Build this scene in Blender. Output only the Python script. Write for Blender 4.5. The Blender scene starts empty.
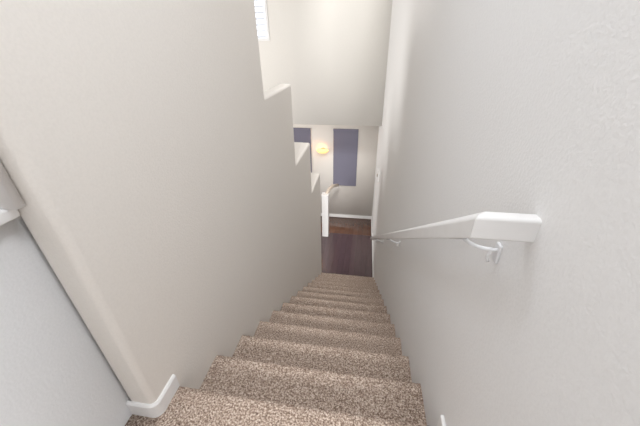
import bpy, bmesh, math, random
from mathutils import Matrix, Vector
random.seed(4)
C=bpy.context.scene.collection
ZC=4.0
XL,XR=-0.695,0.316
RUN,RISE=0.27,0.188
Y0=0.60; ZT=ZC-1.187; ZF=ZT-14*RISE; ZTOP=ZC+2.6
YH=5.69; YW=6.72

def mat(name,col,rough=0.6,bump=None,bs=0.2,metal=0,emit=None,es=0,coldetail=None):
    m=bpy.data.materials.new(name);m.use_nodes=True
    n=m.node_tree.nodes;l=m.node_tree.links;b=n['Principled BSDF']
    b.inputs['Base Color'].default_value=(*col,1);b.inputs['Roughness'].default_value=rough
    b.inputs['Metallic'].default_value=metal
    tc=n.new('ShaderNodeTexCoord')
    nz=n.new('ShaderNodeTexNoise');nz.inputs['Scale'].default_value=bump or 20;nz.inputs['Detail'].default_value=3
    l.new(tc.outputs['Object'],nz.inputs['Vector'])
    if bump:
        bp=n.new('ShaderNodeBump');bp.inputs['Strength'].default_value=bs;bp.inputs['Distance'].default_value=0.004
        l.new(nz.outputs['Fac'],bp.inputs['Height']);l.new(bp.outputs['Normal'],b.inputs['Normal'])
    cr=n.new('ShaderNodeValToRGB')
    c2=coldetail or tuple(c*0.97 for c in col)
    cr.color_ramp.elements[0].color=(*c2,1);cr.color_ramp.elements[1].color=(*col,1)
    cr.color_ramp.elements[0].position=.35;cr.color_ramp.elements[1].position=.6
    l.new(nz.outputs['Fac'],cr.inputs['Fac']);l.new(cr.outputs['Color'],b.inputs['Base Color'])
    if emit:
        b.inputs['Emission Color'].default_value=(*emit,1);b.inputs['Emission Strength'].default_value=es
    return m
M_wall=mat('wall_paint',(.80,.755,.70),.8,140,.26)
M_header=mat('wall_paint_cream',(.82,.79,.735),.8,140,.15)
M_wallr=mat('wall_paint_cool_lit',(.79,.783,.778),.8,150,.28)  # same paint with cool window light mixed into the colour
M_half=mat('wall_paint_pale_lit',(.84,.83,.825),.8,150,.2)  # half wall: brighter, cooler light put into the paint colour
M_white=mat('white_trim',(.84,.83,.82),.4)
M_trim=mat('white_trim_soft',(.68,.67,.66),.45)
M_rail=mat('rail_paint',(.74,.73,.72),.35)
M_metal=mat('bracket_white',(.74,.74,.75),.4)
M_steel=mat('bracket_steel',(.45,.45,.47),.3,metal=1)
M_brass=mat('brushed_metal',(.5,.45,.38),.35,metal=1)
M_glass=mat('daylight_pane',(.8,.85,.95),.3,emit=(.88,.93,1),es=.8)
M_blind=mat('blind_slat',(.85,.86,.88),.6)
M_shade=mat('shade_fabric',(.125,.12,.165),.85,60,.1)
M_lamp=mat('frosted_lamp',(.9,.6,.25),.5,emit=(1,.50,.12),es=1.5)
M_woodrail=mat('pale_rail',(.55,.46,.37),.4,40)

def carpet():
    m=bpy.data.materials.new('carpet');m.use_nodes=True
    n=m.node_tree.nodes;l=m.node_tree.links;b=n['Principled BSDF'];b.inputs['Roughness'].default_value=1
    b.inputs['Specular IOR Level'].default_value=.05
    tc=n.new('ShaderNodeTexCoord')
    a=n.new('ShaderNodeTexNoise');a.inputs['Scale'].default_value=145;a.inputs['Detail'].default_value=4;a.inputs['Roughness'].default_value=.7
    l.new(tc.outputs['Object'],a.inputs['Vector'])
    cr=n.new('ShaderNodeValToRGB');e=cr.color_ramp.elements
    e[0].position=.34;e[0].color=(.08,.048,.035,1);e[1].position=.64;e[1].color=(.74,.62,.52,1)
    x=e.new(.45);x.color=(.24,.165,.125,1);x=e.new(.53);x.color=(.42,.32,.255,1)
    l.new(a.outputs['Fac'],cr.inputs['Fac']);l.new(cr.outputs['Color'],b.inputs['Base Color'])
    v=n.new('ShaderNodeTexVoronoi');v.inputs['Scale'].default_value=150;l.new(tc.outputs['Object'],v.inputs['Vector'])
    bp=n.new('ShaderNodeBump');bp.inputs['Strength'].default_value=.7;bp.inputs['Distance'].default_value=.005
    l.new(v.outputs['Distance'],bp.inputs['Height']);l.new(bp.outputs['Normal'],b.inputs['Normal'])
    return m
M_carpet=carpet()
def woodfloor(name,c1,c2):
    m=bpy.data.materials.new(name);m.use_nodes=True
    n=m.node_tree.nodes;l=m.node_tree.links;b=n['Principled BSDF'];b.inputs['Roughness'].default_value=.16
    tc=n.new('ShaderNodeTexCoord');mp=n.new('ShaderNodeMapping');l.new(tc.outputs['Object'],mp.inputs['Vector'])
    mp.inputs['Rotation'].default_value[2]=math.pi/2
    br=n.new('ShaderNodeTexBrick');br.inputs['Scale'].default_value=1
    br.inputs['Brick Width'].default_value=1.1;br.inputs['Row Height'].default_value=.11;br.inputs['Mortar Size'].default_value=.0015
    br.inputs['Color1'].default_value=(*c1,1);br.inputs['Color2'].default_value=(*c2,1);br.inputs['Mortar'].default_value=(.03,.017,.016,1)
    l.new(mp.outputs['Vector'],br.inputs['Vector'])
    nz=n.new('ShaderNodeTexNoise');nz.inputs['Scale'].default_value=9
    m2=n.new('ShaderNodeMapping');m2.inputs['Scale'].default_value=(6,.6,1);l.new(tc.outputs['Object'],m2.inputs['Vector']);l.new(m2.outputs['Vector'],nz.inputs['Vector'])
    mx=n.new('ShaderNodeMixRGB');mx.blend_type='MULTIPLY';mx.inputs['Fac'].default_value=.4
    l.new(br.outputs['Color'],mx.inputs['Color1']);l.new(nz.outputs['Fac'],mx.inputs['Color2']);l.new(mx.outputs['Color'],b.inputs['Base Color'])
    return m
M_wood=woodfloor('dark_hardwood',(.088,.05,.055),(.072,.04,.046))
M_wood2=woodfloor('red_hardwood',(.20,.088,.052),(.155,.066,.04))

def add(name,bm,m,parent=None,kind=None,label=None,cat=None,bev=0,seg=3,smooth=True,warp=False):
    if warp:
        for v in bm.verts:
            if v.co.x>XL: v.co.x=XL+(v.co.x-XL)*(1-.0173*max(0,v.co.y-.5))
    me=bpy.data.meshes.new(name);bmesh.ops.recalc_face_normals(bm,faces=bm.faces[:]);bm.to_mesh(me);bm.free()
    me.materials.append(m);o=bpy.data.objects.new(name,me);C.objects.link(o)
    if parent:o.parent=parent
    if kind:o['kind']=kind
    if label:o['label']=label
    if cat:o['category']=cat
    if bev:
        d=o.modifiers.new('bev','BEVEL');d.width=bev;d.segments=seg;d.limit_method='ANGLE';d.angle_limit=math.radians(40)
    if smooth:
        for p in me.polygons:p.use_smooth=True
        if bev:
            w=o.modifiers.new('wn','WEIGHTED_NORMAL')
    return o
def box(bm,x0,x1,y0,y1,z0,z1):
    vs=[bm.verts.new((x,y,z)) for x in(x0,x1) for y in(y0,y1) for z in(z0,z1)]
    for f in((0,1,3,2),(4,6,7,5),(0,4,5,1),(2,3,7,6),(0,2,6,4),(1,5,7,3)):bm.faces.new([vs[i] for i in f])
def boxo(name,x0,x1,y0,y1,z0,z1,m,**k):
    bm=bmesh.new();box(bm,x0,x1,y0,y1,z0,z1);return add(name,bm,m,**k)
def polyx(name,pts,x0,x1,m,**k):
    bm=bmesh.new()
    a=[bm.verts.new((x0,y,z)) for y,z in pts];b=[bm.verts.new((x1,y,z)) for y,z in pts]
    bm.faces.new(a);bm.faces.new(b[::-1]);n=len(pts)
    for i in range(n):bm.faces.new([a[i],a[(i+1)%n],b[(i+1)%n],b[i]])
    return add(name,bm,m,**k)
def empty(name,loc,label,cat):
    o=bpy.data.objects.new(name,None);o.location=loc;o.empty_display_size=.1;C.objects.link(o);o['label']=label;o['category']=cat;return o
def tube(name,pts,r,m,parent=None,**k):
    bm=bmesh.new();rings=[];N=12;P=[Vector(p) for p in pts]
    for i,p in enumerate(P):
        t=(P[min(i+1,len(P)-1)]-P[max(i-1,0)]).normalized()
        u=t.cross(Vector((0.13,0.2,1))).normalized();v=t.cross(u)
        rings.append([bm.verts.new(p+r*(math.cos(2*math.pi*j/N)*u+math.sin(2*math.pi*j/N)*v)) for j in range(N)])
    for a,b in zip(rings,rings[1:]):
        for j in range(N):bm.faces.new([a[j],a[(j+1)%N],b[(j+1)%N],b[j]])
    bm.faces.new(rings[0][::-1]);bm.faces.new(rings[-1])
    return add(name,bm,m,parent=parent,**k)

D=lambda d:ZC-d
# ---------- shell
lw=[(.48,0),(.48,ZTOP),(2.015,ZTOP),(2.015,D(.315)),(2.74,D(.315)),(2.74,D(1.06)),(3.495,D(1.06)),(3.495,D(1.735)),(4.19,D(1.735)),(4.19,0)]
polyx('wall_left',lw,XL-.105,XL,M_wall,kind='structure',bev=.022,seg=6)
lw2=[(2.74,0),(2.74,D(1.062)),(3.491,D(1.062)),(3.491,D(1.737)),(4.186,D(1.737)),(4.186,0)]
polyx('wall_left_outer',lw2,XL-.22,XL-.09,M_wall,kind='structure',smooth=False)
bm=bmesh.new()
box(bm,XR,XR+.14,-1.6,.5,0,ZTOP);box(bm,XR,XR+.14,.5,YW+.1,0,ZTOP)
bmesh.ops.remove_doubles(bm,verts=bm.verts[:],dist=1e-5)
add('wall_right',bm,M_wallr,kind='structure',warp=True,smooth=False)
boxo('sun_blocker_back',-1.7,-.40,-1.72,-1.6,0,ZTOP,M_wall,kind='structure')  # unseen blocker, sized to keep the sun off the left wall end
boxo('light_blocker_landing',-1.7,-.45,-1.6,.40,D(-1.25),D(-1.35),M_wall,kind='structure')  # unseen panel added to shade the near left corner
boxo('sky_blocker_great_room',-4.5,XL-.105,.48,YH,ZTOP,ZTOP+.1,M_wall,kind='structure')  # unseen slab added to even out sky light on the header
boxo('wall_halfheight',-.91,-.801,-1.6,.53,0,D(.345),M_half,kind='structure')
boxo('trim_1',-.95,-.772,-1.6,.476,D(.336),D(.308),M_white,kind='structure',bev=.006)
boxo('trim_2',-1.7,-.745,.455,.475,D(.307),ZTOP,M_white,kind='structure')
boxo('wall_header',-4.5,XR-.07,YH,YH+.12,D(1.38),ZTOP,M_header,kind='structure')
boxo('ceiling',-4.5,XR-.07,YH+.12,YW,D(1.38),D(1.30),M_wall,kind='structure')
boxo('wall_far',-4.5,XR-.07,YW,YW+.12,0,D(1.30),M_wall,kind='structure')
boxo('wall_west',-4.62,-4.5,-1.6,YW+.12,0,ZTOP,M_wall,kind='structure')
boxo('floor',-4.5,XR-.07,YH,YW,-.1,0,M_wood2,kind='structure')
boxo('floor_hall',-4.5,XR-.05,-1.6,YH,-.1,ZF,M_wood,kind='structure',bev=.012)
bb=.072
boxo('baseboard_far',-4.5,XR-.1,YW-.014,YW,0,.085,M_trim,kind='structure',bev=.004)
boxo('baseboard_right',XR-.014,XR+.002,Y0+14*RUN-.23,YH,ZF,ZF+bb,M_white,kind='structure',bev=.004,warp=True)
boxo('baseboard_right_low',XR-.014,XR+.002,YH,YW-.014,0,bb,M_white,kind='structure',bev=.004,warp=True)
boxo('baseboard_landing',XR-.013,XR,-1.6,Y0,ZT,ZT+bb,M_white,kind='structure',bev=.004)
def wrap(name,pts,t,z0,z1):
    bm=bmesh.new();inn=[];out=[]
    P=[Vector((*p,0)) for p in pts]
    for i,p in enumerate(P):
        a=(P[i]-P[i-1]).normalized() if i>0 else (P[1]-P[0]).normalized()
        b=(P[i+1]-P[i]).normalized() if i<len(P)-1 else a
        na=Vector((a.y,-a.x,0));nb=Vector((b.y,-b.x,0));n=(na+nb).normalized();n/=max(.4,n.dot(na))
        inn.append(p);out.append(p+n*t)
    R=[]
    for q,w in zip(inn,out):
        R.append([bm.verts.new((q.x,q.y,z0)),bm.verts.new((w.x,w.y,z0)),bm.verts.new((w.x,w.y,z1-.008)),bm.verts.new((w.x*.5+q.x*.5,w.y*.5+q.y*.5,z1)),bm.verts.new((q.x,q.y,z1))])
    for a,b in zip(R,R[1:]):
        for j in range(5):bm.faces.new([a[j],a[(j+1)%5],b[(j+1)%5],b[j]])
    bm.faces.new(R[0]);bm.faces.new(R[-1][::-1])
    return add(name,bm,M_white,kind='structure',smooth=False)
arc=[(XL-.022+.022*math.sin(t*math.pi/10),.502-.022*math.cos(t*math.pi/10)) for t in range(6)]
wrap('baseboard_left',[(-.80,.48)]+arc+[(XL,Y0-.005)],.011,ZT,ZT+bb)

# ---------- stairs
def strip(name,prof,x0,x1,close,parent=None,fine=.011,**k):
    pts=[]
    for (a,b) in zip(prof,prof[1:]):
        L=math.dist(a,b);n=max(1,round(L/fine))
        for i in range(n):pts.append((a[0]+(b[0]-a[0])*i/n,a[1]+(b[1]-a[1])*i/n))
    pts.append(prof[-1])
    nx=int((x1-x0)/fine);bm=bmesh.new();G=[]
    for i,(y,z) in enumerate(pts):
        a=pts[max(i-1,0)];b=pts[min(i+1,len(pts)-1)];t=Vector((b[0]-a[0],b[1]-a[1])).normalized();nn=(-t.y,t.x)
        row=[]
        for j in range(nx+1):
            h=random.uniform(-.0022,.0022) if 0<i<len(pts)-1 else 0
            row.append(bm.verts.new((x0+(x1-x0)*j/nx,y+nn[0]*h,z+nn[1]*h)))
        G.append(row)
    for a,b in zip(G,G[1:]):
        for j in range(nx):bm.faces.new([a[j],a[j+1],b[j+1],b[j]])
    if close:
        p0,p1=prof[0],prof[-1]
        cs=[[bm.verts.new((x,p1[0],p1[1]-.0)) ,bm.verts.new((x,p0[0],p1[1]))] for x in(x0,x1)]
        bm.faces.new([cs[0][0],cs[1][0],cs[1][1],cs[0][1]])
        bm.faces.new([cs[0][1],cs[1][1],G[0][-1],G[0][0]])
    o=add(name,bm,M_carpet,parent=parent,warp=True,**k);return o
def nosing(yb,yn,zt,zb):
    ry,rz=.028,.022;p=[(yb,zt),(yn-ry-.02,zt)]
    for t in range(0,9):
        a=t*math.pi/16;p.append((yn-ry+ry*math.sin(a),zt-rz+rz*math.cos(a)))
    for t in range(1,5):
        a=t*math.pi/8;p.append((yn-.022+.022*math.cos(a),zt-rz-.02*math.sin(a)))
    p+=[(yn-.045,zt-rz-.03),(yn-.048,zb)]
    return p
stair=empty('staircase',(0,Y0+14*RUN,ZF),'straight flight of carpeted stairs in speckled beige-brown pile','stairs')
inv=Matrix.Translation(stair.location).inverted()
for k in range(1,14):
    yn=Y0+RUN*k;zt=ZT-RISE*k
    o=strip('step',nosing(yn-RUN-.05,yn,zt,zt-RISE),XL+.001,XR-.001,True,parent=stair,fine=.010 if k<5 else .015)
    o.matrix_parent_inverse=inv
o=strip('floor_landing',nosing(-1.6,Y0,ZT,ZT-RISE),XL+.001,XR-.001,True,kind='structure')
bm=bmesh.new();box(bm,-.80,XL+.002,-1.6,.479,ZT-.1,ZT);add('floor_landing_edge',bm,M_carpet,kind='structure')

# ---------- handrail
hr=empty('handrail',(XR,.52,D(.3)),'white painted wooden wall handrail with return and brackets','handrail')
hinv=Matrix.Translation(hr.location).inverted()
t=RISE/RUN;w=.014;hh=.0255;xc=.218;ys=.525;ye=4.35;cr_=.007
prof=[]
for (sx,s2,a0) in((1,1,0),(-1,1,90),(-1,-1,180),(1,-1,270)):
    for a in range(6):
        an=a0+a*18
        prof.append((sx*(w-cr_)+cr_*math.cos(math.radians(an)),s2*(hh-cr_)+cr_*math.sin(math.radians(an))))
def sweep(bm,rings):
    V=[[bm.verts.new(p) for p in r] for r in rings];n=len(V[0])
    for a,b in zip(V,V[1:]):
        for j in range(n):bm.faces.new([a[j],a[(j+1)%n],b[(j+1)%n],b[j]])
    bm.faces.new(V[0]);bm.faces.new(V[-1][::-1])
zs=D(.31)
bm=bmesh.new()
sweep(bm,[[(xc+u,y+(u if i==0 else -u if i==2 else 0),zs-(y-ys)*t+v) for u,v in prof] for i,y in enumerate((ys,(ys+ye)/2,ye))])
o=add('rail',bm,M_rail,parent=hr,smooth=False,warp=True);o.matrix_parent_inverse=hinv
for yy,s in((ys,1),(ye,-1)):
    bm=bmesh.new();z=zs-(yy-ys)*t
    sweep(bm,[[(xc+u if i==0 else XR+.002,yy+s*u,z+v) for u,v in prof] for i in range(2)])
    o=add('rail_return',bm,M_rail,parent=hr,smooth=False,warp=True);o.matrix_parent_inverse=hinv
for yb in(.61,1.95,3.2,4.2):
    zr=zs-(yb-ys)*t-hh
    pts=[]
    for i in range(15):
        a=i/14;pts.append((xc+.010+(XR-.026-xc)*a**1.3 ,yb+.008*math.sin(a*math.pi),zr+.004-.034*math.sin(a*math.pi*.6)))
    br=bpy.data.objects.new('bracket',None);C.objects.link(br);br.parent=hr;br.matrix_parent_inverse=hinv
    tube('arm',pts,.0048,M_metal,parent=br,warp=True)
    bm=bmesh.new();box(bm,XR-.007,XR,yb-.011,yb+.011,zr-.062,zr-.012)
    add('wall_plate',bm,M_metal,parent=br,bev=.003,warp=True)
    pts=[(XR-.018-.005*math.sin(a*.45),yb,zr-.030-.0046*a) for a in range(0,8)]
    tube('foot',[(XR-.004,yb,zr-.027)]+pts,.004,M_metal,parent=br,warp=True)
    bm=bmesh.new();sl=math.atan(t)
    bmesh.ops.create_cube(bm,size=1,matrix=Matrix.Translation((xc,yb,zr-.003))@Matrix.Rotation(-sl,4,'X')@Matrix.Diagonal((.022,.06,.006,1)))
    add('saddle',bm,M_steel,parent=br,bev=.002,warp=True)

# ---------- windows with shades
def window(i,x0,x1,z0,z1,y,paneM,f):
    bm=bmesh.new()
    box(bm,x0-f,x0,y-.02,y,z0-f,z1+f);box(bm,x1,x1+f,y-.02,y,z0-f,z1+f)
    box(bm,x0,x1,y-.02,y,z0-f,z0);box(bm,x0,x1,y-.02,y,z1,z1+f)
    w=add('window_%d'%i,bm,M_white if i==3 else M_wall,kind='structure',smooth=False)
    bm=bmesh.new();box(bm,x0,x1,y-.006,y,z0,z1);add('pane',bm,paneM,parent=w,smooth=False)
def shade(x0,x1,z0,z1,y,label):
    e=empty('roller_shade',((x0+x1)/2,y-.03,z1),label,'window shade');iv=Matrix.Translation(e.location).inverted()
    for nm,b in(('shade_fabric',(x0,x1,y-.032,y-.029,z0,z1)),('hem_bar',(x0,x1,y-.038,y-.024,z0-.018,z0)),('headrail',(x0,x1,y-.06,y-.021,z1-.02,z1+.03))):
        bm=bmesh.new();box(bm,*b);o=add(nm,bm,M_shade,parent=e,bev=.003);o.matrix_parent_inverse=iv
wz0,wz1=D(3.06),D(1.73)
window(1,-.77,-.25,wz0,wz1,YW,M_glass,.012);shade(-.79,-.23,wz0,wz1,YW,'lowered blue-grey fabric roller shade on tall narrow window')
window(2,-1.86,-1.32,wz0,wz1,YW,M_glass,.012);shade(-1.87,-1.31,wz0,wz1,YW,'lowered blue-grey fabric roller shade beside the wall sconce')
window(3,-2.55,-1.81,D(-.06),D(-1.3),YH,M_glass,.04)
bm=bmesh.new()
z=D(-.08)
while z<D(-1.28):
    bmesh.ops.create_cube(bm,size=1,matrix=Matrix.Translation((-2.18,YH-.035,z))@Matrix.Rotation(.6,4,'X')@Matrix.Diagonal((.72,.045,.003,1)));z+=.085
add('window_blind',bm,M_blind,label='white horizontal slat blind over a bright high window',cat='window blind',smooth=False)

# sconce
sx,sz=-1.03,D(2.21)
sc=empty('wall_sconce',(sx,YW,sz),'lit frosted glass wall sconce with warm glow','wall lamp');iv=Matrix.Translation(sc.location).inverted()
bm=bmesh.new();bmesh.ops.create_cone(bm,cap_ends=True,segments=24,radius1=.06,radius2=.05,depth=.02,matrix=Matrix.Translation((sx,YW-.01,sz))@Matrix.Rotation(math.pi/2,4,'X'))
o=add('backplate',bm,M_brass,parent=sc,smooth=False);o.matrix_parent_inverse=iv
o=tube('arm',[(sx,YW-.02,sz-.01),(sx,YW-.06,sz-.03),(sx,YW-.09,sz-.03),(sx,YW-.1,sz-.01)],.008,M_brass,parent=sc);o.matrix_parent_inverse=iv
bm=bmesh.new();N=28;R=[]
for r,h in((.02,-.045),(.08,-.03),(.125,.0),(.14,.035),(.133,.035),(.115,.002),(.075,-.02),(.0,-.03)):
    R.append([bm.verts.new((sx+max(r,.001)*math.cos(2*math.pi*j/N),YW-.11+max(r,.001)*math.sin(2*math.pi*j/N)*.6,sz+h)) for j in range(N)])
for a,b in zip(R,R[1:]):
    for j in range(N):bm.faces.new([a[j],a[(j+1)%N],b[(j+1)%N],b[j]])
o=add('lamp_shade',bm,M_lamp,parent=sc);o.matrix_parent_inverse=iv
L=bpy.data.lights.new('sconce_light','POINT');L.energy=1.0;L.color=(1,.45,.15);L.shadow_soft_size=.04
lo=bpy.data.objects.new('sconce_light',L);lo.location=(sx,YW-.12,sz+.09);C.objects.link(lo)

# newel & rail
e=empty('stair_newel',(-.82,5.58,ZF),'white boxed newel with pale sloping rail at wood floor edge','newel post');iv=Matrix.Translation(e.location).inverted()
o=boxo('post',-.89,-.755,5.51,5.65,ZF,D(2.80),M_white,parent=e,bev=.006);o.matrix_parent_inverse=iv
o=boxo('cap',-.895,-.75,5.505,5.655,D(2.80),D(2.78),M_white,parent=e,bev=.006);o.matrix_parent_inverse=iv
o=tube('rail',[(-.80,5.60,D(2.80)),(-.76,5.72,D(2.74)),(-.71,5.9,D(2.74)),(-.64,6.35,D(2.92))],.036,M_woodrail,parent=e);o.matrix_parent_inverse=iv

# switch plate
s=empty('light_switch',(XR-.1,5.3,D(2.2)),'small white light switch plate on the wall','light switch');iv=Matrix.Translation(s.location).inverted()
o=boxo('plate',XR-.022,XR+.01,5.22,5.38,D(2.29),D(2.10),M_white,parent=s,bev=.002,warp=True);o.matrix_parent_inverse=iv
o=boxo('toggle',XR-.04,XR-.020,5.28,5.32,D(2.22),D(2.17),M_brass,parent=s,bev=.002,warp=True);o.matrix_parent_inverse=iv

# ---------- light
w=bpy.data.worlds.new('world');bpy.context.scene.world=w;w.use_nodes=True
w.node_tree.nodes['Background'].inputs['Color'].default_value=(.96,.975,1,1);w.node_tree.nodes['Background'].inputs['Strength'].default_value=1.38
def area(name,loc,tgt,sx,sy,e,col):
    L=bpy.data.lights.new(name,'AREA');L.shape='RECTANGLE';L.size=sx;L.size_y=sy;L.energy=e;L.color=col
    o=bpy.data.objects.new(name,L);o.location=loc;o.rotation_euler=(Vector(tgt)-Vector(loc)).to_track_quat('-Z','Y').to_euler();C.objects.link(o)
S=bpy.data.lights.new('added_sun','SUN');S.energy=2.1;S.angle=math.radians(9);S.color=(1,.985,.96)  # added from behind the camera to draw shadow lines at the nosings
so=bpy.data.objects.new('added_sun',S);so.rotation_euler=Vector((-.08,1,-.84)).to_track_quat('-Z','Y').to_euler();so.location=(0,-3,8);C.objects.link(so)
area('stairwell_fill',(.15,2.0,ZTOP+.5),(-.5,3.0,1.2),.9,1.6,30,(1,.97,.93))  # added overhead fill for the steps, no fixture there
area('great_room_fill',(-3.7,2.4,2.1),(-.4,5.6,2.7),2.4,2.0,130,(1,.98,.95))  # added side fill to brighten the header wall evenly
area('landing_fill',(.22,.36,ZC+1.3),(-.85,.05,ZC-.9),.4,.3,13,(.90,.94,1))  # added cool fill to brighten the half wall
area('stair_wall_fill',(-.6,1.0,ZC+.95),(.3,.85,ZC-.7),.16,.3,3.2,(.78,.88,1))  # added to cast a soft handrail shadow on the right wall
area('far_room_fill',(-1.0,6.2,D(1.45)),(-1.0,6.2,0),1.9,.6,4.5,(1,.97,.93))  # added fill for the room beyond the header, no fixture modelled

# ---------- camera
cam=bpy.data.cameras.new('cam');co=bpy.data.objects.new('camera',cam);C.objects.link(co)
cam.lens=16.82;cam.sensor_width=36;cam.clip_start=.02
f=Vector((-.1445,.8548,-.4984)).normalized();r=Vector((.9874,.157,-.0167));r=(r-f*r.dot(f)).normalized();u=r.cross(f)
Mx=Matrix((r,u,-f)).transposed().to_4x4();Mx.translation=(0,0,ZC);co.matrix_world=Mx
bpy.context.scene.camera=co
bpy.context.scene.view_settings.view_transform='Standard'
bpy.context.scene.view_settings.gamma=1.15
